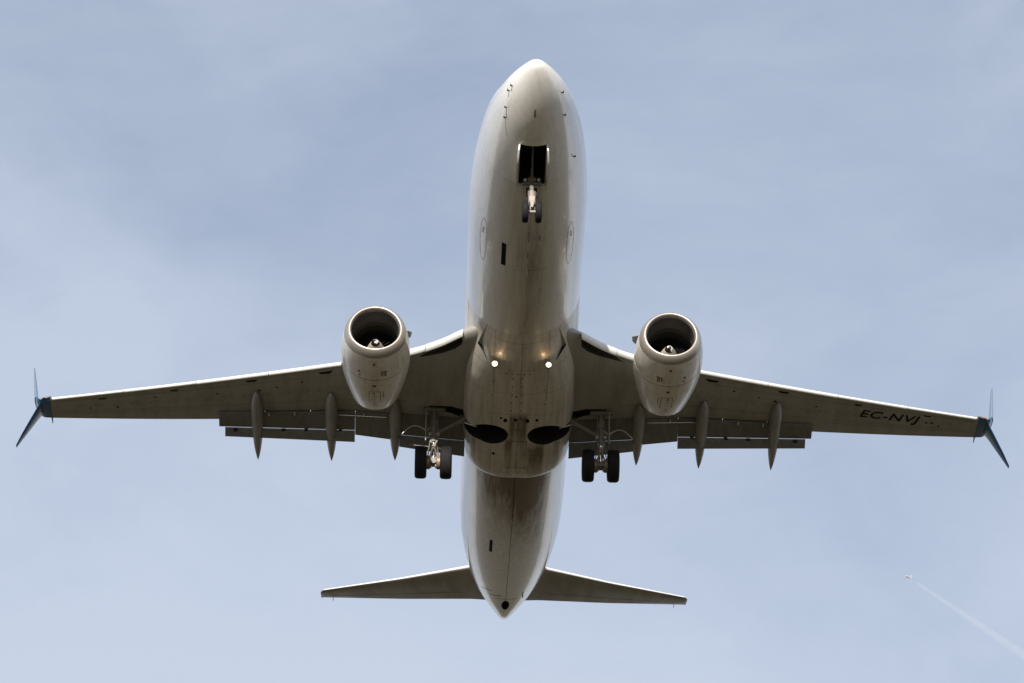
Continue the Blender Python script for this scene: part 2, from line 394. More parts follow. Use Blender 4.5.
for s in (-1, 1):                                     # black panel painted in for the shade in each ram-air mouth
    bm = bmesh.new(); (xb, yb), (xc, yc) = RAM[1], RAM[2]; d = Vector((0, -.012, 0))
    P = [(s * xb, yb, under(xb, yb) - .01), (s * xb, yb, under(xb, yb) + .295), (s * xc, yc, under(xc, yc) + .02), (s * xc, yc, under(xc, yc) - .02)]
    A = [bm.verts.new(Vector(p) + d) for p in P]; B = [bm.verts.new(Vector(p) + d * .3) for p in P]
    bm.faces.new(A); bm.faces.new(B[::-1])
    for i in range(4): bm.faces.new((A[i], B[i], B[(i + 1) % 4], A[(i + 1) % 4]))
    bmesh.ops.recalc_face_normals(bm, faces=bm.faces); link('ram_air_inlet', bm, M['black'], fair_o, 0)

# --- landing lamps on the fairing
for s in (-1, 1):
    bm = bmesh.new(); c = Vector((s * .89, 14.42, -2.33))
    d = Vector((0, -.985, -.17)).normalized()
    tube(bm, c - d * .12, c + d * .03, .09, .10, 28, 0)
    tube(bm, c + d * .03, c + d * .040, .10, .092, 28, 2); tube(bm, c + d * .041, c + d * .058, .062, .05, 28, 1)
    box(bm, c + Vector((0, .10, .1)), (.10, .16, .2), None, 0)
    link('landing_light', bm, [M['gear_grey'], M['lamp'], M['lamp_rim']], fair_o)

# --- panel marks, drains, aerials under the fuselage
def mark(name, x0, x1, y0, y1, m, parent=None, fn=skin, d=.006):
    bm = bmesh.new(); nx, ny = 3, 6; V = []
    for i in range(nx):
        for j in range(ny):
            x = x0 + (x1 - x0) * i / (nx - 1); y = y0 + (y1 - y0) * j / (ny - 1); V.append(bm.verts.new((x, y, fn(x, y) - d)))
    for i in range(nx - 1):
        for j in range(ny - 1): bm.faces.new((V[i*ny+j], V[i*ny+j+1], V[(i+1)*ny+j+1], V[(i+1)*ny+j]))
    bmesh.ops.recalc_face_normals(bm, faces=bm.faces)
    return link(name, bm, m, parent or fus_o)
mark('outflow_grille', -.83, -.69, 7.92, 9.15, M['ink'])
mark('rear_vent', -.76, -.65, 27.95, 29.25, M['ink'], fn=lambda x, y: skin(x, y))
def blade(x, y, h, c, m=None):
    bm = bmesh.new(); z = skin(x, y)
    prism(bm, [(y - c / 2, z + .05), (y + c / 2, z + .05), (y + c * .55, z - h), (y + c * .1, z - h)], 'x', x - .018, x + .018)
    link('blade_antenna', bm, m or M['gear_grey'], fus_o, 0)
blade(0, 1.45, .12, .2, M['ink']); blade(0, 7.1, .2, .3); blade(0, 8.2, .1, .25); blade(.35, 7.3, .08, .2); blade(0, 9.2, .22, .32, M['white'])
blade(-.2, 23.4, .16, .3); blade(1.15, 20.9, .3, .12, M['ink'])
for x, y in ((-.80, 1.22), (-.86, 1.75), (-.88, 2.1), (.80, 1.25), (.90, 2.0), (1.28, 4.1), (-1.1, 1.0)):
    hw, zb, zt, zc = fus(y); x = max(-hw * .93, min(hw * .93, x)); z = skin(x, y)
    bm = bmesh.new(); n_ = Vector((x, -.6, z - zc)).normalized()
    tube(bm, Vector((x, y, z)) - n_ * .02, Vector((x, y, z)) + n_ * .06, .022, .02, 8); tube(bm, Vector((x, y, z)) + n_ * .06, Vector((x, y - .08, z)) + n_ * .07, .022, .012, 8)
    link('air_data_probe', bm, M['ink'], fus_o)
# fine screws and dark access holes on the belly fairing
bm = bmesh.new()
spots = [(x, y, .022) for x in (-.27, .05) for y in (15.3, 15.8, 16.3, 16.8, 17.3, 17.75)] + [(x, 15.05, .022) for x in (-.5, -.3, -.1, .1, .3)] + \
        [(-.9, 15.6, .02), (-.95, 16.4, .02), (.8, 16.0, .02), (.85, 16.9, .02), (-.12, 16.4, .03), (-.8, 20.2, .05), (-.1, 17.9, .06), (.3, 17.95, .07), (-.45, 17.95, .07), (.62, 17.9, .05), (-.6, 17.8, .04)]
for x, y, r_ in spots:
    bmesh.ops.create_circle(bm, cap_ends=True, segments=10, radius=r_, matrix=Matrix.Translation((x, y, fbot(x, y) - .006)) @ Matrix.Diagonal((1, 1.8, 1, 1)))
absorb(fair_o, bm, M['ink'])
# keel panel between the wheel wells with stained joints
bm = bmesh.new()
for x0, x1, y0, y1 in ((-.26, .26, 17.85, 17.88), (-.26, .26, 18.55, 18.58), (-.34, .34, 19.3, 19.33), (-.36, -.335, 19.3, 21.2), (.30, .325, 19.3, 21.2), (-.02, .005, 18.2, 21.2), (-.36, .32, 21.18, 21.21)):
    vs = [bm.verts.new((x, y, fbot(x, y) - .007)) for x, y in ((x0, y0), (x1, y0), (x1, y1), (x0, y1))]; bm.faces.new(vs)
absorb(fair_o, bm, M['rust'])
bm = bmesh.new(); prev = None                         # keel joint along the upswept tail
for k in range(40):
    y = 21.9 + (35.1 - 21.9) * k / 39; pv = [bm.verts.new((x, y, skin(x, y) - .006)) for x in (-.008, .008)]
    if prev: bm.faces.new((prev[0], prev[1], pv[1], pv[0]))
    prev = pv
for x0, x1, y0, y1 in ((-.95, -.55, 34.0, 34.06), (-.62, -.3, 34.5, 34.56), (.62, .66, 34.2, 35.0), (-.4, .4, 34.85, 34.89), (-.3, -.22, 34.4, 34.5)):
    V = []
    for i in range(4):
        x = x0 + (x1 - x0) * i / 3; V.append([bm.verts.new((x, y, skin(x, y) - .006)) for y in (y0, y1)])
    for p, q in zip(V, V[1:]): bm.faces.new((p[0], q[0], q[1], p[1]))
absorb(fus_o, bm, M['ink'])
bm = bmesh.new()                                      # faint oval outlines low on both flanks
for s, xc in ((-1, 1.42), (1, 1.36)):
    hw, zb, zt, zc_ = fus(8.6); a0 = math.acos(xc / hw)
    for y_c, la, ly in ((8.5, .085, 1.2),):
        n = 40; ring = []
        for rad in (1.0, .88):
            row = []
            for i in range(n):
                t = 2 * math.pi * i / n; a = a0 + la * rad * math.cos(t); y = y_c + (ly - (1 - rad) * .25) * math.sin(t)
                hw, zb, zt, zc_ = fus(y); row.append(bm.verts.new((s * hw * math.cos(a) * 1.002, y, zc_ - (zc_ - zb) * math.sin(a) - .004)))
            ring.append(row)
        for i in range(n): bm.faces.new((ring[0][i], ring[0][(i + 1) % n], ring[1][(i + 1) % n], ring[1][i]))
    for y in (8.0,):
        bm.faces.new([bm.verts.new((s * (xc + dx), y + dy, skin(xc + dx, y + dy) - .008)) for dx, dy in ((-.03, -.18), (.02, -.18), (.05, .16), (.0, .16))])
absorb(fus_o, bm, M['faint'])

# --- nose gear bay doors
for s in (-1, 1):
    bm = bmesh.new(); rings = []
    for k in range(9):
        y = 2.78 + 1.80 * k / 8; z = skin(.41, y) + .02; h = .42 * min(1, .55 + k / 3) * (1 - .75 * max(0, k / 8 - .6) ** 1.2 * 2)
        x0, x1 = s * .415, s * (.415 + .05 * h / .4)
        rings.append([(x0 - s * .02, y, z), (x0 + s * .03, y, z), (x1 + s * .03, y, z - h), (x1 - s * .02, y, z - h)])
    link('nose_gear_door', loft(rings), M['white'], plane, 30)

# ------------------------------------------------------------------ wheels
def wheel(name, c, r, wd, parent, side):
    k = wd / 2
    prof = [(-k * .62, r * .5), (-k * .80, r * .62), (-k, r * .76), (-k * .97, r * .88), (-k * .78, r * .965), (-k * .45, r * .995)]
    prof += [(-k * .34, r), (-k * .33, r * .985), (-k * .28, r * .985), (-k * .27, r), (-k * .04, r * 1.0), (-k * .03, r * .985), (k * .03, r * .985), (k * .04, r)]
    prof += [(-t, rr_) for t, rr_ in prof[:10][::-1]]
    bm = lathe(prof, c, 56, 'X', close=True)
    o = link(name, bm, M['tyre'], parent)
    hb = lathe([(-k * .5, .001), (-k * .5, r * .3), (-k * .72, r * .42), (-k * .74, r * .55), (k * .74, r * .55), (k * .72, r * .42), (k * .5, r * .3), (k * .5, .001)], c, 40, 'X')
    bmesh.ops.remove_doubles(hb, verts=hb.verts, dist=.003)
    return o, hb
def add_wheel(c, r, wd, parent):
    o, hb = wheel('wheel', c, r, wd, parent, 0)
    o.data.materials.append(M['hub'])
    b2 = bmesh.new(); b2.from_mesh(o.data); n0 = len(b2.faces)
    tmp = bpy.data.meshes.new('tmp'); hb.to_mesh(tmp); hb.free(); b2.from_mesh(tmp); bpy.data.meshes.remove(tmp)
    b2.faces.ensure_lookup_table()
    for f in b2.faces[n0:]: f.material_index = 1
    b2.to_mesh(o.data); b2.free(); o.data.shade_smooth(); o.data.set_sharp_from_angle(angle=R(40))
    return o

# --- nose landing gear
bm = bmesh.new()
tube(bm, (0, 4.42, -1.5), (0, 4.22, -2.62), .07, .07, 20, 2)
tube(bm, (0, 4.25, -2.45), (0, 4.16, -2.95), .088, .088, 20, 0)
tube(bm, (0, 4.17, -2.9), (0, 4.11, -3.28), .062, .062, 16, 1)
tube(bm, (-.30, 4.10, -3.28), (.30, 4.10, -3.28), .05, .05, 14, 0)
box(bm, (0, 4.10, -2.80), (.17, .10, .16), None, 0); box(bm, (0, 4.12, -3.14), (.13, .14, .16), None, 2)
tube(bm, (0, 4.19, -2.70), (0, 4.185, -2.74), .10, .10, 18, 2); tube(bm, (0, 4.0, -2.96), (0, 3.98, -2.96), .05, .05, 14, 2); tube(bm, (-.10, 4.2, -2.45), (-.09, 4.1, -3.2), .016, .016, 8, 2); tube(bm, (.10, 4.2, -2.45), (.09, 4.1, -3.2), .016, .016, 8, 2)
ng_o = link('nose_landing_gear', bm, [M['gear'], M['steel'], M['gear_grey']], plane)
for s in (-1, 1): add_wheel((s * .205, 4.10, -3.28), .345, .20, ng_o)
bm = bmesh.new(); tube(bm, (0, 4.36, -2.05), (0, 3.2, -1.30), .035, .035, 10)
tube(bm, (-.3, 4.33, -2.08), (.3, 4.33, -2.08), .06, .06, 12)
link('drag_brace', bm, M['gear_grey'], ng_o)
bm = bmesh.new(); box(bm, (0, 4.26, -1.99), (.26, .10, .13)); link('steering_cylinder', bm, M['brake'], ng_o, 0)
for s in (-1, 1):
    bm = bmesh.new(); tube(bm, (s * .21, 4.24, -2.03), (s * .21, 4.17, -2.04), .045, .05, 14); link('taxi_light', bm, M['steel'], ng_o)
bm = bmesh.new(); box(bm, (0, 4.46, -2.30), (.34, .05, .30)); link('rear_bay_panel', bm, M['black'], ng_o, 0)
bm = bmesh.new(); prism(bm, [(-.075, -2.95), (.075, -2.95), (.03, -3.22), (-.03, -3.22)], 'y', 3.92, 3.97); tube(bm, (-.09, 3.95, -3.0), (.09, 3.95, -3.0), .035, .035, 10)
link('torque_link', bm, M['gear'], ng_o, 0)

# ------------------------------------------------------------------ one side of the aircraft
def flap_pair(x0, x1, par0, par1, parent, name_main='flap', aft_in=0, aft_out=0, gap=.0):
    """main flap plus aft flap; par = (y, z, chord1, ang1, chord2, ang2) at each end"""
    def sec(x, y, z, c, a, tk):
        ca, sa = math.cos(R(a)), math.sin(R(a)); n = 10; P = []
        for i in range(n + 1):
            u = (1 - math.cos(math.pi * i / n)) / 2; P.append((u * c, -half_t(u) * tk * c * .8))
        for i in range(n - 1, 0, -1):
            u = (1 - math.cos(math.pi * i / n)) / 2; P.append((u * c, half_t(u) * tk * c * 1.3))
        return [(x, y + p * ca + q_ * sa, z - p * sa + q_ * ca) for p, q_ in P]
    def at(t): return [a + (b - a) * t for a, b in zip(par0, par1)]
    ringsm, ringsa = [], []
    for t in (0, .5, 1):
        y, z, c1, a1, c2, a2 = at(t); x = x0 + (x1 - x0) * t
        ringsm.append(sec(x, y, z, c1, a1, .16))
    for t in (aft_in, .5, 1 - aft_out):
        y, z, c1, a1, c2, a2 = at(t); x = x0 + (x1 - x0) * t
        ya, za = y + c1 * math.cos(R(a1)) * .97 + gap, z - c1 * math.sin(R(a1)) * .97 - .035
        ringsa.append(sec(x, ya, za, c2, a2, .15))
    return loft(ringsm), loft(ringsa)

def side(s):
    """s = -1: starboard (viewer's left); s = +1: port"""
    def mk(name, bm, m, parent, smooth=35): return link(name, mirror(bm, s), m, parent, smooth)
    # fixed wing box
    xs = [.7, 1.4, 1.9, 2.4, 3.0, 3.75, 4.4, 5.2, 6.1, 7, 8, 9, 9.8, 10.32, 10.34, 11, 12, 13, 14, 15, 16, 16.45]
    rings = [[(-p[0], p[1], p[2]) for p in section(x, cove(x) if x < 10.33 else te(x))] for x in xs]
    wing = mk('wing', loft(rings), M['wing'], plane, 50)
    cs = []
    for b in well_cutters(): cs.append(b)
    b = bmesh.new(); prism(b, [(s * x, le(x) + .10) for x in (1.98, 2.6, 3.1, 3.7, 4.2)] + [(s * x, le(x) + w_) for x, w_ in ((4.2, .20), (3.7, .25), (3.1, .33), (2.6, .43), (2.2, .50), (1.98, .40))], 'z', -2.6, -1.22); cs.append(b)   # open bay behind the Krueger panels
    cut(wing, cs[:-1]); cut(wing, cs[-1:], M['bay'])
    for q_ in wing.data.materials[1:]: pass
    # leading-edge devices: drooped shells in front of the wing, with a shaded slot behind
    def slat(x0, x1, fwd, drop, dep, name, krueger=False):
        rings = []
        for k in range(9):
            x = x0 + (x1 - x0) * k / 8; y0 = le(x); z0 = zw(x); T = thick(x) * (te(x) - y0)
            pts = []
            for i in range(15):                       # nose curve
                a = -1.15 + 2.6 * i / 14
                pts.append((y0 - fwd + dep * (1 - math.cos(a)) * .9, z0 - drop + dep * .62 * math.sin(a)))
            back = [(p[0] + .05, p[1] * .86 + (z0 - drop) * .14) for p in pts[::-1]]
            rings.append([(-x, p[0], p[1]) for p in pts + back])
        mk(name, loft(rings), M['wing_edge'], wing, 45)
    slat(6.05, 8.55, .10, .05, .13, 'slat'); slat(8.57, 11.1, .09, .045, .12, 'slat'); slat(11.12, 13.7, .08, .04, .10, 'slat'); slat(13.72, 16.35, .06, .03, .085, 'slat')
    slat(1.97, 3.2, .26, .10, .25, 'krueger_flap'); slat(3.22, 4.3, .22, .08, .22, 'krueger_flap')
    # flaps: outboard pair, thrust-gate panel, inboard pair
    zc = lambda x: zw(x) - .10
    m_, a_ = flap_pair(-5.60, -10.38, (19.92, zc(5.62) + .0, .78, 26, .42, 44), (21.18, zc(10.28) + .0, .62, 24, .34, 42), wing, aft_out=.045)
    fo = mk('flap', m_, M['flap'], wing); mk('aft_flap', a_, M['flap'], wing)
    m_, a_ = flap_pair(-4.36, -5.59, (19.76, zc(4.36) - .01, 1.0, 33, .3, 40), (19.94, zc(5.6) - .01, .9, 31, .3, 40), wing)
    a_.free(); mk('flap', m_, M['flap'], wing)
    m_, a_ = flap_pair(-1.80, -4.05, (19.40, zc(2.02) + .04, 1.02, 30, .55, 50), (19.68, zc(4.05) + .05, .90, 30, .42, 48), wing)
    mk('flap', m_, M['flap'], wing); mk('aft_flap', a_, M['flap'], wing)
    def upper(x, y):
        c = te(x) - le(x); u = min(max((y - le(x)) / c, 0), 1); return zw(x) + half_t(u) * thick(x) * c * 1.2
    for xa, xb in ((1.9, 4.25), (4.27, 5.58), (5.6, 7.15), (7.17, 8.75), (8.77, 10.30)):
        rings = []
        for k in range(7):
            x = xa + (xb - xa) * k / 6; y0 = cove(x) - .03; y1 = cove(x) + .46
            rings.append([(-x, y0, upper(x, y0) - .012), (-x, y1, upper(x, y0) - .13), (-x, y1, upper(x, y0) - .155), (-x, y0, upper(x, y0) - .09)])
        mk('spoiler', loft(rings), M['wing'], wing, 30)
    # flap gear: bright brackets and drive rod in the slot, hinges between main and aft flap
    for x in (7.7, 8.6, 5.3):
        bm = bmesh.new(); y = cove(x); z = zw(x) - .2; box(bm, (-x, y - .02, z), (.05, .16, .08)); mk('flap_bracket', bm, M['steel'], wing, 0)
    bm = bmesh.new(); tube(bm, (-4.5, cove(4.5) + .02, zw(4.5) - .24), (-6.2, cove(6.2) + .02, zw(6.2) - .24), .016, .016, 8)
    mk('flap_drive_rod', bm, M['steel'], wing, 30)
    for x in (6.1, 7.3, 8.1, 9.8):
        t = (x - 5.62) / 4.76; y = 19.90 + 1.26 * t + .78 * (1 - .22 * t); z = zc(5.62) + (zc(10.28) - zc(5.62)) * t - .36
        bm = bmesh.new(); box(bm, (-x, y, z), (.13, .14, .08)); mk('flap_hinge', bm, M['black'], wing, 0)
    # canoe fairings over the flap tracks
    for x, y0, y1, hw_, dz in ((9.02, 19.35, 22.75, .205, 1.0), (6.42, 18.75, 22.14, .215, 1.0), (4.2, 18.6, 21.56, .215, .97)):
        rings = []
        for k in range(29):
            t = k / 28; y = y0 + (y1 - y0) * t
            r_ = hw_ * (math.sin(math.pi * min(t / .9, 1) ** .8 * .5) if t < .45 else 1) if False else hw_ * max(.02, (1 - abs(2 * t ** .85 - 1) ** 2.3)) ** .75
            zz = lower(x, min(y, cove(x))) - .10 - max(0, (t - .42)) ** 1.25 * dz * 1.45 if True else 0
            hgt = r_ * 1.5
            rings.append([(-x + r_ * math.cos(a), y, zz + hgt * math.sin(a)) for a in [2 * math.pi * i / 24 for i in range(24)]])
        mk('flap_track_fairing', loft(rings), M['canoe'], wing, 60)
    # leading-edge vents and drain spots below the wing
    bm = bmesh.new()
    for x, y, a, b in ((14.5, 21.6, .16, .03), (9.15, 18.85, .22, .04), (6.58, 17.62, .25, .05), (11.9, 20.25, .16, .03)):
        vs = [bm.verts.new((-(x + dx), y + dx * .5 + dy, lower(x + dx, y + dx * .5 + dy) - .006)) for dx, dy in ((-a, -b), (a, -b), (a * .8, b), (-a * .5, b * 1.6))]; bm.faces.new(vs)
    for x, y, r_ in ((14.0, 22.0, .05), (7.4, 18.4, .045), (8.3, 19.0, .04), (5.4, 18.0, .05), (10.4, 20.0, .04), (12.6, 20.9, .04), (8.9, 19.35, .05), (15.0, 22.4, .04)):
        bmesh.ops.create_circle(bm, cap_ends=True, segments=10, radius=r_, matrix=Matrix.Translation((-x, y, lower(x, y) - .006)))
    absorb(wing, mirror(bm, s), M['ink'])
    bm = bmesh.new()
    for k in range(16):                               # oval tank covers along the wing
        x = 5.4 + .66 * k; c = te(x) - le(x); y = le(x) + .40 * min(c, 4.2); n = 20
        ring = [[bm.verts.new((-(x + q * .17 * math.cos(2 * math.pi * i / n)), y + q * .10 * math.sin(2 * math.pi * i / n) + .5 * q * .17 * math.cos(2 * math.pi * i / n),
                 lower(x + q * .17 * math.cos(2 * math.pi * i / n), y + q * .10 * math.sin(2 * math.pi * i / n) + .5 * q * .17 * math.cos(2 * math.pi * i / n)) - .005)) for i in range(n)] for q in (1, .88)]
        for i in range(n): bm.faces.new((ring[0][i], ring[0][(i + 1) % n], ring[1][(i + 1) % n], ring[1][i]))
    for fr, xa in ((.14, 4.6), (.60, 3.6), (.70, 10.6)):
        prev = None
        for k in range(30):
            x = xa + (16.3 - xa) * k / 29; y = le(x) + (te(x) - le(x)) * fr; z = lower(x, y) - .005
            pv = (bm.verts.new((-x, y, z)), bm.verts.new((-x, y + .014, z)))
            if prev and y < (cove(x) if x < 10.3 else 99) - .05: bm.faces.new((prev[0], prev[1], pv[1], pv[0]))
            prev = pv
    absorb(wing, mirror(bm, s), M['seam'])
    # winglet: tip cap, upper blade, ventral blade
    bm = bmesh.new(); rings = []
    def foil(p_le, p_te, nrm, tk, n=10):
        p_le, p_te, nrm = Vector(p_le), Vector(p_te), Vector(nrm).normalized(); c = (p_te - p_le).length; P = []
        for i in range(n + 1):
            u = (1 - math.cos(math.pi * i / n)) / 2; P.append(p_le.lerp(p_te, u) - nrm * half_t(u) * tk * c)
        for i in range(n - 1, 0, -1):
            u = (1 - math.cos(math.pi * i / n)) / 2; P.append(p_le.lerp(p_te, u) + nrm * half_t(u) * tk * c)
        return [tuple(p) for p in P]
    z0 = zw(16.45)
    for x, z, yl, yt, nx in ((16.452, z0, 22.31, 23.62, 0), (16.70, z0 + .03, 22.40, 23.66, .1), (16.88, z0 + .12, 22.52, 23.70, .45), (16.98, z0 + .28, 22.66, 23.76, .85)):
        rings.append(foil((-x, yl, z), (-x, yt, z), (nx, 0, 1), .10))
    loft(rings, True, bm, 0)
    rings = []
    for x, z, yl, yt in ((16.98, z0 + .27, 22.66, 23.76), (17.04, z0 + .6, 22.9, 23.92), (17.15, z0 + 1.3, 23.35, 24.15), (17.27, z0 + 2.05, 23.85, 24.42), (17.34, z0 + 2.45, 24.2, 24.58)):
        rings.append(foil((-x, yl, z), (-x, yt, z), (1, 0, .16), .13))
    loft(rings, True, bm, 1)
    rings = []
    for x, z, yl, yt in ((16.80, z0 + .03, 22.6, 23.5), (16.93, z0 - .12, 22.78, 23.55), (17.2, z0 - .42, 23.16, 23.76), (17.47, z0 - .72, 23.55, 23.96), (17.70, z0 - .97, 23.95, 24.14)):
        rings.append(foil((-x, yl, z), (-x, yt, z), (1, 0, -.9), .09))
    loft(rings, True, bm, 0)
    mk('winglet', bm, [M['blue'], M['blue_light']], wing, 50)
    bm = bmesh.new(); box(bm, (-16.60, 22.36, z0 + .03), (.42, .10, .05), Matrix.Rotation(R(-28), 3, 'Z')); mk('light_housing', bm, M['gear_grey'], wing, 30)
    bm = bmesh.new(); box(bm, (-16.66, 22.31, z0 + .0), (.11, .05, .04), Matrix.Rotation(R(-28), 3, 'Z')); mk('navigation_light', bm, M['red'] if s > 0 else M['glass'], wing, 30)
    bm = bmesh.new(); tube(bm, (-16.45, 23.5, z0 - .05), (-16.45, 23.85, z0 - .08), .03, .015, 8); mk('static_wick', bm, M['gear_grey'], wing, 30)

    # --- engine
    cx, cy, cz = -4.845, 12.85, -2.06
    def flat(t, x, z):
        k = max(0, 1 - max(t, 0) / 3.0)
        if z < 0: z *= 1 - .075 * k; x *= 1 + .02 * k * min(1, -z)
        return x, z
    cy_ = 0
    out_p = [(0.0, .868), (-.02, .89), (0, .915), (.05, .95), (.16, .995), (.3, 1.03)]
    prof = [(.3, 1.03), (.305, 1.026), (.31, 1.031), (.55, 1.075), (.9, 1.115), (1.3, 1.138), (1.335, 1.133), (1.34, 1.139), (1.8, 1.136), (2.2, 1.10), (2.6, 1.04), (3.0, .97), (3.4, .885), (3.78, .80), (3.78, .775), (3.3, .80), (2.6, .84), (2.2, .8), (2.2, .3)]
    eng = mk('engine', lathe(prof, (cx, cy, cz), 96, shape=flat), M['nacelle'], plane, 30)
    lp = [(.301, 1.028), (.2, 1.005), (.12, .975), (.06, .943), (.02, .91), (-.01, .875), (-.02, .85), (-.015, .828), (0.005, .81), (.05, .79), (.14, .775)]
    mk('intake_lip', lathe(lp, (cx, cy, cz), 96, shape=flat), M['lip'], eng, 60)
    dp = [(.14, .775), (.3, .77), (.5, .768), (.75, .768), (.751, .765), (.98, .765), (.981, .775), (1.5, .775), (1.9, .775)]
    mk('intake_duct', lathe(dp, (cx, cy, cz), 80, shape=flat, mis=[0, 0, 0, 0, 1, 1, 2, 2]), [M['duct'], M['liner2'], M['black']], eng, 60)
    bm = bmesh.new()
    for k in range(24):
        a = 2 * math.pi * k / 24; V = []
        for r_, tw, ch in ((.25, .35, .20), (.5, .75, .24), (.77, 1.05, .28)):
            for e in (-1, 1):
                da = e * ch * math.sin(tw) / 2 / r_; dy = e * ch * math.cos(tw) / 2
                V.append(bm.verts.new((cx + r_ * math.cos(a + da), cy + 1.42 + dy, cz + r_ * math.sin(a + da) * (.97 if math.sin(a) < 0 else 1))))
        bm.faces.new((V[0], V[1], V[3], V[2])); bm.faces.new((V[2], V[3], V[5], V[4]))
    n0 = bmesh.ops.create_circle(bm, cap_ends=True, segments=48, radius=.77, matrix=Matrix.Translation((cx, cy + 1.7, cz)) @ Matrix.Rotation(R(90), 4, 'X'))
    mk('fan', bm, M['fan'], eng, 30)
    sp = bmesh.new(); ns = 64; rows = [(.70 + .66 * (i / 24) ** 1.25, .004 + .31 * (i / 24) ** .72) for i in range(25)]
    lathe(rows, (cx, cy, cz), ns, bm=sp)
    for f in sp.faces:
        c = f.calc_center_median(); dx, dz = c.x - cx, c.z - cz; r_ = math.hypot(dx, dz); a = (math.atan2(dz, dx) + (2.2 if s < 0 else .4)) % (2 * math.pi)
        f.material_index = 0 if r_ > .15 else 1
        rs = .040 + .085 * a / (2 * math.pi)
        if r_ < .155 and a < 4.6 and abs(r_ - rs) < .030: f.material_index = 2
    mk('spinner', sp, [M['spin'], M['spin_dark'], M['spin_white']], eng, 60)
    ex = lathe([(2.2, .56), (3.6, .52), (4.5, .40), (4.52, .37), (4.0, .36)], (cx, cy, cz), 48); lathe([(3.9, .34), (4.5, .26), (5.1, .06), (5.12, .002)], (cx, cy, cz), 40, bm=ex)
    mk('exhaust_nozzle', ex, M['exhaust'], eng)
    # nacelle chine (inboard side) and pylon
    bm = bmesh.new()
    prism(bm, [(1.0, 0), (1.85, .0), (1.75, .34), (1.5, .38)], 'x', -.02, .02)
    ang = R(37)
    rm = Matrix.Translation((cx, cy, cz)) @ Matrix.Rotation(ang - R(90), 4, 'Y').inverted() if False else None
    for v in bm.verts:
        y_, h = v.co.y, v.co.z; rr_ = 1.09 + h; t_ = v.co.x
        v.co = Vector((cx + rr_ * math.cos(ang) - t_ * math.sin(ang), cy + y_, cz + rr_ * math.sin(ang) + t_ * math.cos(ang)))
    mk('nacelle_chine', bm, M['canoe'], eng, 0)
    bm = bmesh.new(); rings = []
    for y, zt_, zb_, hw_ in ((cy + 1.2, -.94, -1.1, .03), (cy + 1.9, -.86, -1.4, .16), (cy + 2.8, -.85, -1.6, .21), (cy + 3.8, -.95, -1.7, .22), (cy + 5, -1.0, -1.55, .18), (cy + 6.2, -1.1, -1.35, .04)):
        rings.append([(cx + hw_ * a, y, z) for a, z in ((-1, zb_), (1, zb_), (1, zt_), (-1, zt_))])
    mk('pylon', loft(rings), M['white'], eng, 30)
    # nacelle markings: stencils, small drains and latch line
    def nac(x, dy):
        r_ = itp(dy, [p[0] for p in prof[:14] if p[0] not in (.305, 1.335)], [p[1] for p in prof[:14] if p[0] not in (.305, 1.335)])
        k = max(0, 1 - dy / 3.0); return cz - math.sqrt(max(.01, r_ * r_ - x * x)) * (1 - .075 * k)
    bm = bmesh.new()
    def nmark(x0, x1, d0, d1):
        nx = max(2, int((x1 - x0) / .06) + 1); cols = []
        for i in range(nx):
            x = x0 + (x1 - x0) * i / (nx - 1); cols.append((bm.verts.new((cx + x, cy + d0, nac(x, d0) - .007)), bm.verts.new((cx + x, cy + d1, nac(x, d1) - .007))))
        for a, b in zip(cols, cols[1:]): bm.faces.new((a[0], a[1], b[1], b[0]))
    for x0, x1, d0, d1 in ((-.05, .02, .52, .64), (-.55, -.48, 1.02, 1.12), (-.52, -.47, 1.22, 1.3), (.22, .26, .95, 1.2), (.35, .39, .95, 1.25), (.22, .44, .98, 1.01), (.30, .33, 1.0, 1.22), (-.06, .05, 1.72, 1.84),
                           (-.2, .2, 2.16, 2.18), (-.2, -.18, 2.2, 3.0), (.18, .20, 2.2, 3.0), (-.12, -.02, 2.3, 2.33), (-.13, .1, 2.55, 2.57), (-.12, .06, 2.8, 2.82), (-.14, .14, 3.05, 3.07), (-.03, .0, 2.2, 3.2), (.28, .30, 2.2, 2.7), (-.1, .1, 3.3, 3.33)):
        nmark(x0, x1, d0, d1)
    absorb(eng, mirror(bm, s), M['rust'])
    bm = bmesh.new()
    nmark(-1.0, 1.0, 1.42, 1.44)
    absorb(eng, mirror(bm, s), M['rust'])

    # --- main landing gear
    X, Y = -2.86, 19.58
    bm = bmesh.new()
    tube(bm, (X + .0, 19.1, -1.1), (X, 19.38, -2.35), .105, .105, 20, 0)
    tube(bm, (X - .13, 19.12, -1.2), (X - .10, 19.3, -2.1), .03, .03, 10, 0)
    tube(bm, (X, 19.36, -2.3), (X, Y - .02, -3.12), .075, .075, 18, 1)
    tube(bm, (X, 19.34, -2.2), (X, 19.40, -2.42), .14, .14, 20, 0)
    for e in (-1, 1): tube(bm, (X + e * .14, 19.22, -2.24), (X + e * .14, 19.12, -2.25), .06, .06, 14, 2)
    tube(bm, (X - .52, Y, -3.12), (X + .52, Y, -3.12), .065, .065, 16, 2)
    tube(bm, (X, Y + .1, -3.12), (X, Y - .14, -3.12), .12, .1, 18, 0)
    mg = mk('main_landing_gear', bm, [M['gear_grey'], M['steel'], M['gear']], plane)
    for e in (-1, 1):
        add_wheel((-s * (X + e * .43) if s > 0 else X + e * .43, Y, -3.12), .565, .41, mg)
    for e in (-1, 1):
        bm = lathe([(X + e * .10, .001), (X + e * .10, .21), (X + e * .13, .235), (X + e * .26, .235), (X + e * .26, .001)], (0, Y, -3.12), 32, 'X')
        for k in range(6):
            a = 2 * math.pi * k / 6 + .3; tube(bm, (X + e * .06, Y + .15 * math.cos(a), -3.12 + .15 * math.sin(a)), (X + e * .12, Y + .15 * math.cos(a), -3.12 + .15 * math.sin(a)), .045, .045, 10, 1)
        mk('brake', bm, [M['brake'], M['gear']], mg)
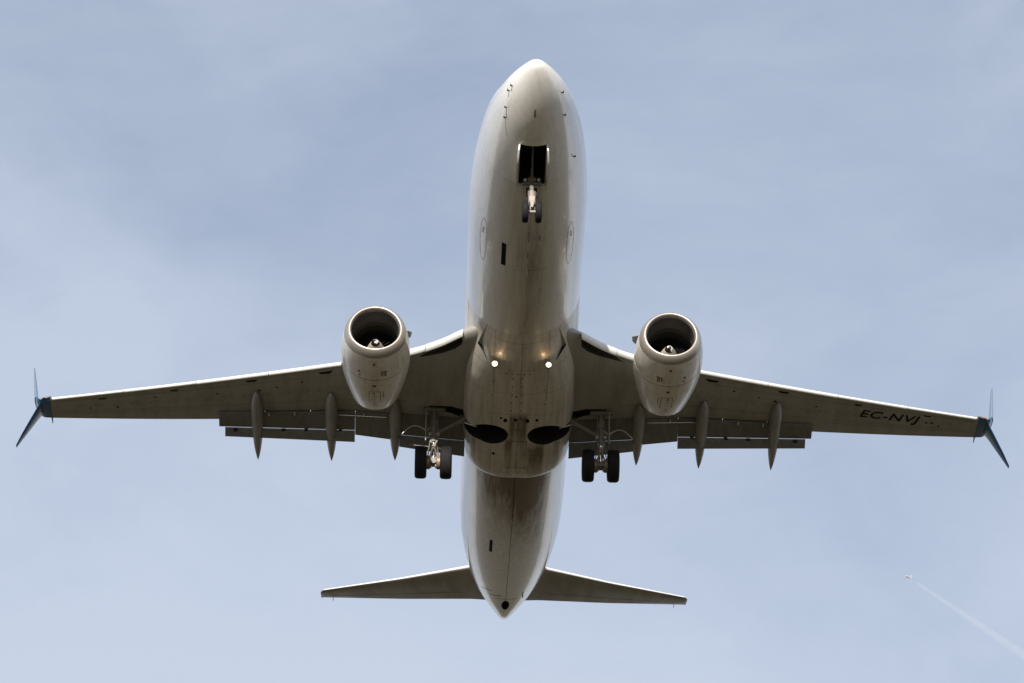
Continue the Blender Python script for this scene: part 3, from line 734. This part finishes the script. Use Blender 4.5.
    bm = bmesh.new()                                  # collars, trunnion and pipework on the leg
    for zc_, r_ in ((-1.55, .135), (-1.95, .125), (-2.55, .10), (-2.72, .095)):
        yy = 19.1 + .28 * (-1.1 - zc_) / 1.25; tube(bm, (X, yy, zc_ + .05), (X, yy + .02, zc_ - .05), r_, r_, 18)
    tube(bm, (X - .38, 19.05, -1.32), (X + .38, 19.05, -1.32), .085, .085, 16)
    tube(bm, (X + .13, 19.06, -1.4), (X + .11, 19.3, -2.55), .022, .022, 8); tube(bm, (X + .10, 19.3, -2.55), (X + .2, 19.5, -3.0), .02, .02, 8); tube(bm, (X - .10, 19.3, -2.1), (X - .2, 19.5, -3.0), .02, .02, 8)
    tube(bm, (X, 19.45, -2.2), (X, 20.2, -1.55), .05, .045, 12)
    box(bm, (X, 19.22, -1.75), (.20, .14, .26))
    mk('leg_fittings', bm, M['gear_grey'], mg, 40)
    bm = bmesh.new()                                  # torque links in front of the strut
    for e in (-1, 1):
        tube(bm, (X + e * .11, 19.25, -2.45), (X + e * .02, 19.10, -2.74), .032, .028, 8); tube(bm, (X + e * .02, 19.10, -2.74), (X + e * .13, 19.44, -3.02), .028, .032, 8)
    tube(bm, (X - .06, 19.10, -2.74), (X + .06, 19.10, -2.74), .04, .04, 10)
    mk('torque_link', bm, M['gear'], mg)
    bm = bmesh.new(); tube(bm, (X + .05, 19.3, -2.15), (X + 1.15, 18.85, -1.72), .065, .06, 12); tube(bm, (X + .6, 19.05, -1.95), (X + 1.6, 18.8, -1.75), .03, .03, 10)
    mk('side_brace', bm, M['gear_grey'], mg)
    bm = bmesh.new(); tube(bm, (X + 1.05, 18.85, -1.95), (X + 1.45, 18.85, -2.08), .028, .028, 10); mk('actuator_rod', bm, M['steel'], mg)
    bm = bmesh.new(); pts = []
    for k in range(13):
        t = k / 12; pts.append((X - .25 - .85 * t, 19.25 + .25 * t, -1.98 + .22 * math.sin(math.pi * (t * 1.15 - .12)) - .06 * t))
    pipe(bm, pts, .024); pipe(bm, [(X - .25, 19.25, pts[0][2]), (X - .1, 19.25, -1.92), (X, 19.25, -1.85)], .024); mk('hydraulic_hose', bm, M['hub'], mg, 60)
    for pa, pb in (((X - .85, 19.6, -2.42), (X - .06, 19.55, -2.52)), ((X + .15, 19.55, -2.55), (X + .55, 19.6, -2.62))):
        bm = bmesh.new(); tube(bm, pa, pb, .016, .016, 8); mk('brake_pipe', bm, M['gear_grey'], mg, 60)
    bm = bmesh.new()                                  # narrow door panel fixed to the leg
    prism(bm, [(18.95, -1.35), (19.55, -1.4), (19.75, -2.35), (19.3, -2.4)], 'x', X - .30, X - .265)
    mk('leg_door', bm, M['wing'], mg, 0)
    # --- tailplane
    def hs(x, yl, yt, zl, zt_, tk):
        P = foil((-x, yl, zl), (-x, yt, zt_), (0, 0, 1), tk, 14); return P
    rings = [hs(.5, 33.2, 36.95, .72, .98, .10), hs(1.3, 33.85, 36.98, .78, 1.03, .10), hs(4, 35.55, 37.82, 1.1, 1.42, .09), hs(7.05, 37.5, 38.68, 1.58, 1.88, .09), hs(7.17, 37.75, 38.7, 1.62, 1.88, .05)]
    ts = mk('tailplane', loft(rings), M['tail'], plane, 50)
    bm = bmesh.new()
    rings = []
    for x, yl, yt, zl, zt_, tk in ((1.35, 33.88, 37.0, .785, 1.03, .1), (4, 35.55, 37.82, 1.1, 1.42, .09), (7.05, 37.5, 38.68, 1.58, 1.88, .09)):
        A, B = Vector((-x, yl, zl)), Vector((-x, yt, zt_)); c = (B - A).length
        pts = [A.lerp(B, u) - Vector((0, 0, 1)) * (half_t(u) * tk * c + .004) * sg - Vector((0, .006, 0)) for sg, u in ((1, .012), (1, .006), (1, .002), (1, 0), (-1, .006), (-1, .02), (-1, .05))]
        rings.append([tuple(p) for p in pts])
    loft(rings, False, bm, closed=False)
    mk('tailplane_leading_edge', bm, M['wing_edge'], ts, 60)
    bm = bmesh.new(); prev = None
    for k in range(12):
        x = 1.6 + 5.2 * k / 11; t = (x - 1.3) / 5.75; yl = 33.95 + 3.55 * t; yt = 36.98 + 1.7 * t; zl = .70 + .88 * t; zt_ = 1.03 + .85 * t; u = .68; c = math.hypot(yt - yl, zt_ - zl)
        y = yl + (yt - yl) * u; z = zl + (zt_ - zl) * u - half_t(u) * .098 * c - .008
        pv = (bm.verts.new((-x, y, z)), bm.verts.new((-x, y + .03, z + .003)))
        if prev: bm.faces.new((prev[0], prev[1], pv[1], pv[0]))
        prev = pv
    absorb(ts, mirror(bm, s), M['exhaust'])
    bm = bmesh.new(); tube(bm, (-6.7, 38.5, 1.8), (-6.7, 38.85, 1.82), .02, .012, 8); mk('static_wick', bm, M['steel'], ts)
    return wing

wing_stb = side(-1)
wing_port = side(1)

# --- tail fin
rings = []
for z, yl, yt in ((1.2, 29.5, 36.6), (2.0, 31.6, 37.0), (4, 33.4, 37.9), (6, 35.1, 38.7), (7.6, 36.5, 39.3), (7.75, 36.9, 39.3)):
    P = []
    for i in range(13):
        u = (1 - math.cos(math.pi * i / 12)) / 2; P.append((-half_t(u) * .09 * (yt - yl), yl + u * (yt - yl), z))
    for i in range(11, 0, -1):
        u = (1 - math.cos(math.pi * i / 12)) / 2; P.append((half_t(u) * .09 * (yt - yl), yl + u * (yt - yl), z))
    rings.append(P)
link('tail_fin', loft(rings), M['blue'], plane, 50)

# --- registration under the port wing
cu = bpy.data.curves.new('lettering', 'FONT'); cu.body = 'EC-NVJ'; cu.size = 1.0; cu.shear = .25; cu.space_character = 1.12; cu.offset = .014
to = bpy.data.objects.new('lettering', cu); C.objects.link(to)
bpy.context.view_layer.update()
me = bpy.data.meshes.new_from_object(to.evaluated_get(bpy.context.evaluated_depsgraph_get()))
bpy.data.objects.remove(to)
bm = bmesh.new(); bm.from_mesh(me); bpy.data.meshes.remove(me)
bmesh.ops.triangulate(bm, faces=bm.faces)
bmesh.ops.subdivide_edges(bm, edges=[e for e in bm.edges if e.calc_length() > .15], cuts=3, use_grid_fill=True)
bmesh.ops.triangulate(bm, faces=bm.faces)
x0, x1 = min(v.co.x for v in bm.verts), max(v.co.x for v in bm.verts); h1 = max(v.co.y for v in bm.verts)
for v in bm.verts:
    u = (v.co.x - x0) / (x1 - x0); h = v.co.y / h1
    X = 12.02 + (14.26 - 12.02) * u; Yb = 21.02 + (22.03 - 21.02) * u
    v.co = (X, Yb - h * .47, lower(X, Yb - h * .47) - .012)
bmesh.ops.recalc_face_normals(bm, faces=bm.faces)
link('registration_lettering', bm, M['ink'], wing_port, 0)
bm = bmesh.new()
for x, y in ((14.52, 22.05), (14.72, 22.12)): bmesh.ops.create_circle(bm, cap_ends=True, segments=10, radius=.05, matrix=Matrix.Translation((x, y, lower(x, y) - .008)))
absorb(wing_port, bm, M['ink'])

# ------------------------------------------------------------------ the far jet and its contrail
def far(el, az, alt):                                 # a point at a given altitude along a bearing seen from the eye
    d = PITCH.to_3x3() @ Vector((math.cos(R(el)) * math.sin(R(az)), math.cos(R(el)) * math.cos(R(az)), math.sin(R(el))))
    e = cam.matrix_world.translation; return e + d * ((alt - e.z) / d.z)
ALT = 9000.0
pj = far(28.596, 8.451, ALT); pe = far(27.05, 10.72, ALT)
dv = (pe - pj).normalized(); lat = dv.cross(Vector((0, 0, 1))).normalized()
bm = bmesh.new()
rings = [[pj + dv * t + (lat * math.cos(a) + Vector((0, 0, 1)) * math.sin(a)) * r_ for a in [2 * math.pi * i / 12 for i in range(12)]] for t, r_ in ((-24, .3), (-22, 1.6), (-18, 2.4), (10, 2.4), (20, 1.2), (24, .4))]
loft(rings, True, bm)
for sp_, c0, c1, t0, sw in ((26, 9, 3, -8, 14), (10, 5, 2, 17, 6)):
    for e in (-1, 1):
        P = [pj + dv * t0, pj + dv * (t0 + c0), pj + dv * (t0 + sw + c1) + lat * e * sp_, pj + dv * (t0 + sw) + lat * e * sp_]
        A = [bm.verts.new(p + Vector((0, 0, .5))) for p in P]; B = [bm.verts.new(p - Vector((0, 0, .5))) for p in P]
        bm.faces.new(A); bm.faces.new(B[::-1])
        for i in range(4): bm.faces.new((A[i], B[i], B[(i + 1) % 4], A[(i + 1) % 4]))
bmesh.ops.recalc_face_normals(bm, faces=bm.faces)
bmesh.ops.translate(bm, verts=bm.verts, vec=-pj)
jo = link('distant_jet', bm, mat('far_jet_paint', (.85, .85, .85), .4), smooth=40); jo.location = pj
jo['label'] = 'tiny far-off jet, a bright speck at the head of the contrail'; jo['category'] = 'airplane'
LEN = (pe - pj).length * 1.15
bm = bmesh.new(); rings = []; T0 = 95.0
for k in range(21):
    t = T0 + (LEN - T0) * k / 20; r_ = 7 + 31 * ((t - T0) / (LEN - T0))
    rings.append([(t, r_ * math.cos(a), r_ * math.sin(a)) for a in [2 * math.pi * i / 20 for i in range(20)]])
loft(rings, True, bm)
cm = bpy.data.materials.new('ice_crystal_trail'); cm.use_nodes = True; t = cm.node_tree; t.nodes.clear()
n = t.nodes.new; l = t.links.new
o_ = n('ShaderNodeOutputMaterial'); pv = n('ShaderNodeVolumePrincipled'); pv.inputs['Color'].default_value = (1, 1, 1, 1); pv.inputs['Anisotropy'].default_value = 0
tcn = n('ShaderNodeTexCoord'); sx = n('ShaderNodeSeparateXYZ'); l(tcn.outputs['Object'], sx.inputs[0])
m1 = n('ShaderNodeMapRange'); m1.inputs['From Min'].default_value = T0; m1.inputs['From Max'].default_value = LEN; m1.inputs['To Min'].default_value = 7; m1.inputs['To Max'].default_value = 38; l(sx.outputs['X'], m1.inputs['Value'])
m2 = n('ShaderNodeMath'); m2.operation = 'DIVIDE'; m2.inputs[0].default_value = .05; l(m1.outputs[0], m2.inputs[1])
l(m2.outputs[0], pv.inputs['Density']); l(pv.outputs[0], o_.inputs['Volume'])
co = link('contrail', bm, cm, smooth=60); co.location = pj
co.rotation_euler = dv.to_track_quat('X', 'Z').to_euler()
co['label'] = 'thin white contrail fading across the sky at lower right'; co['category'] = 'contrail'
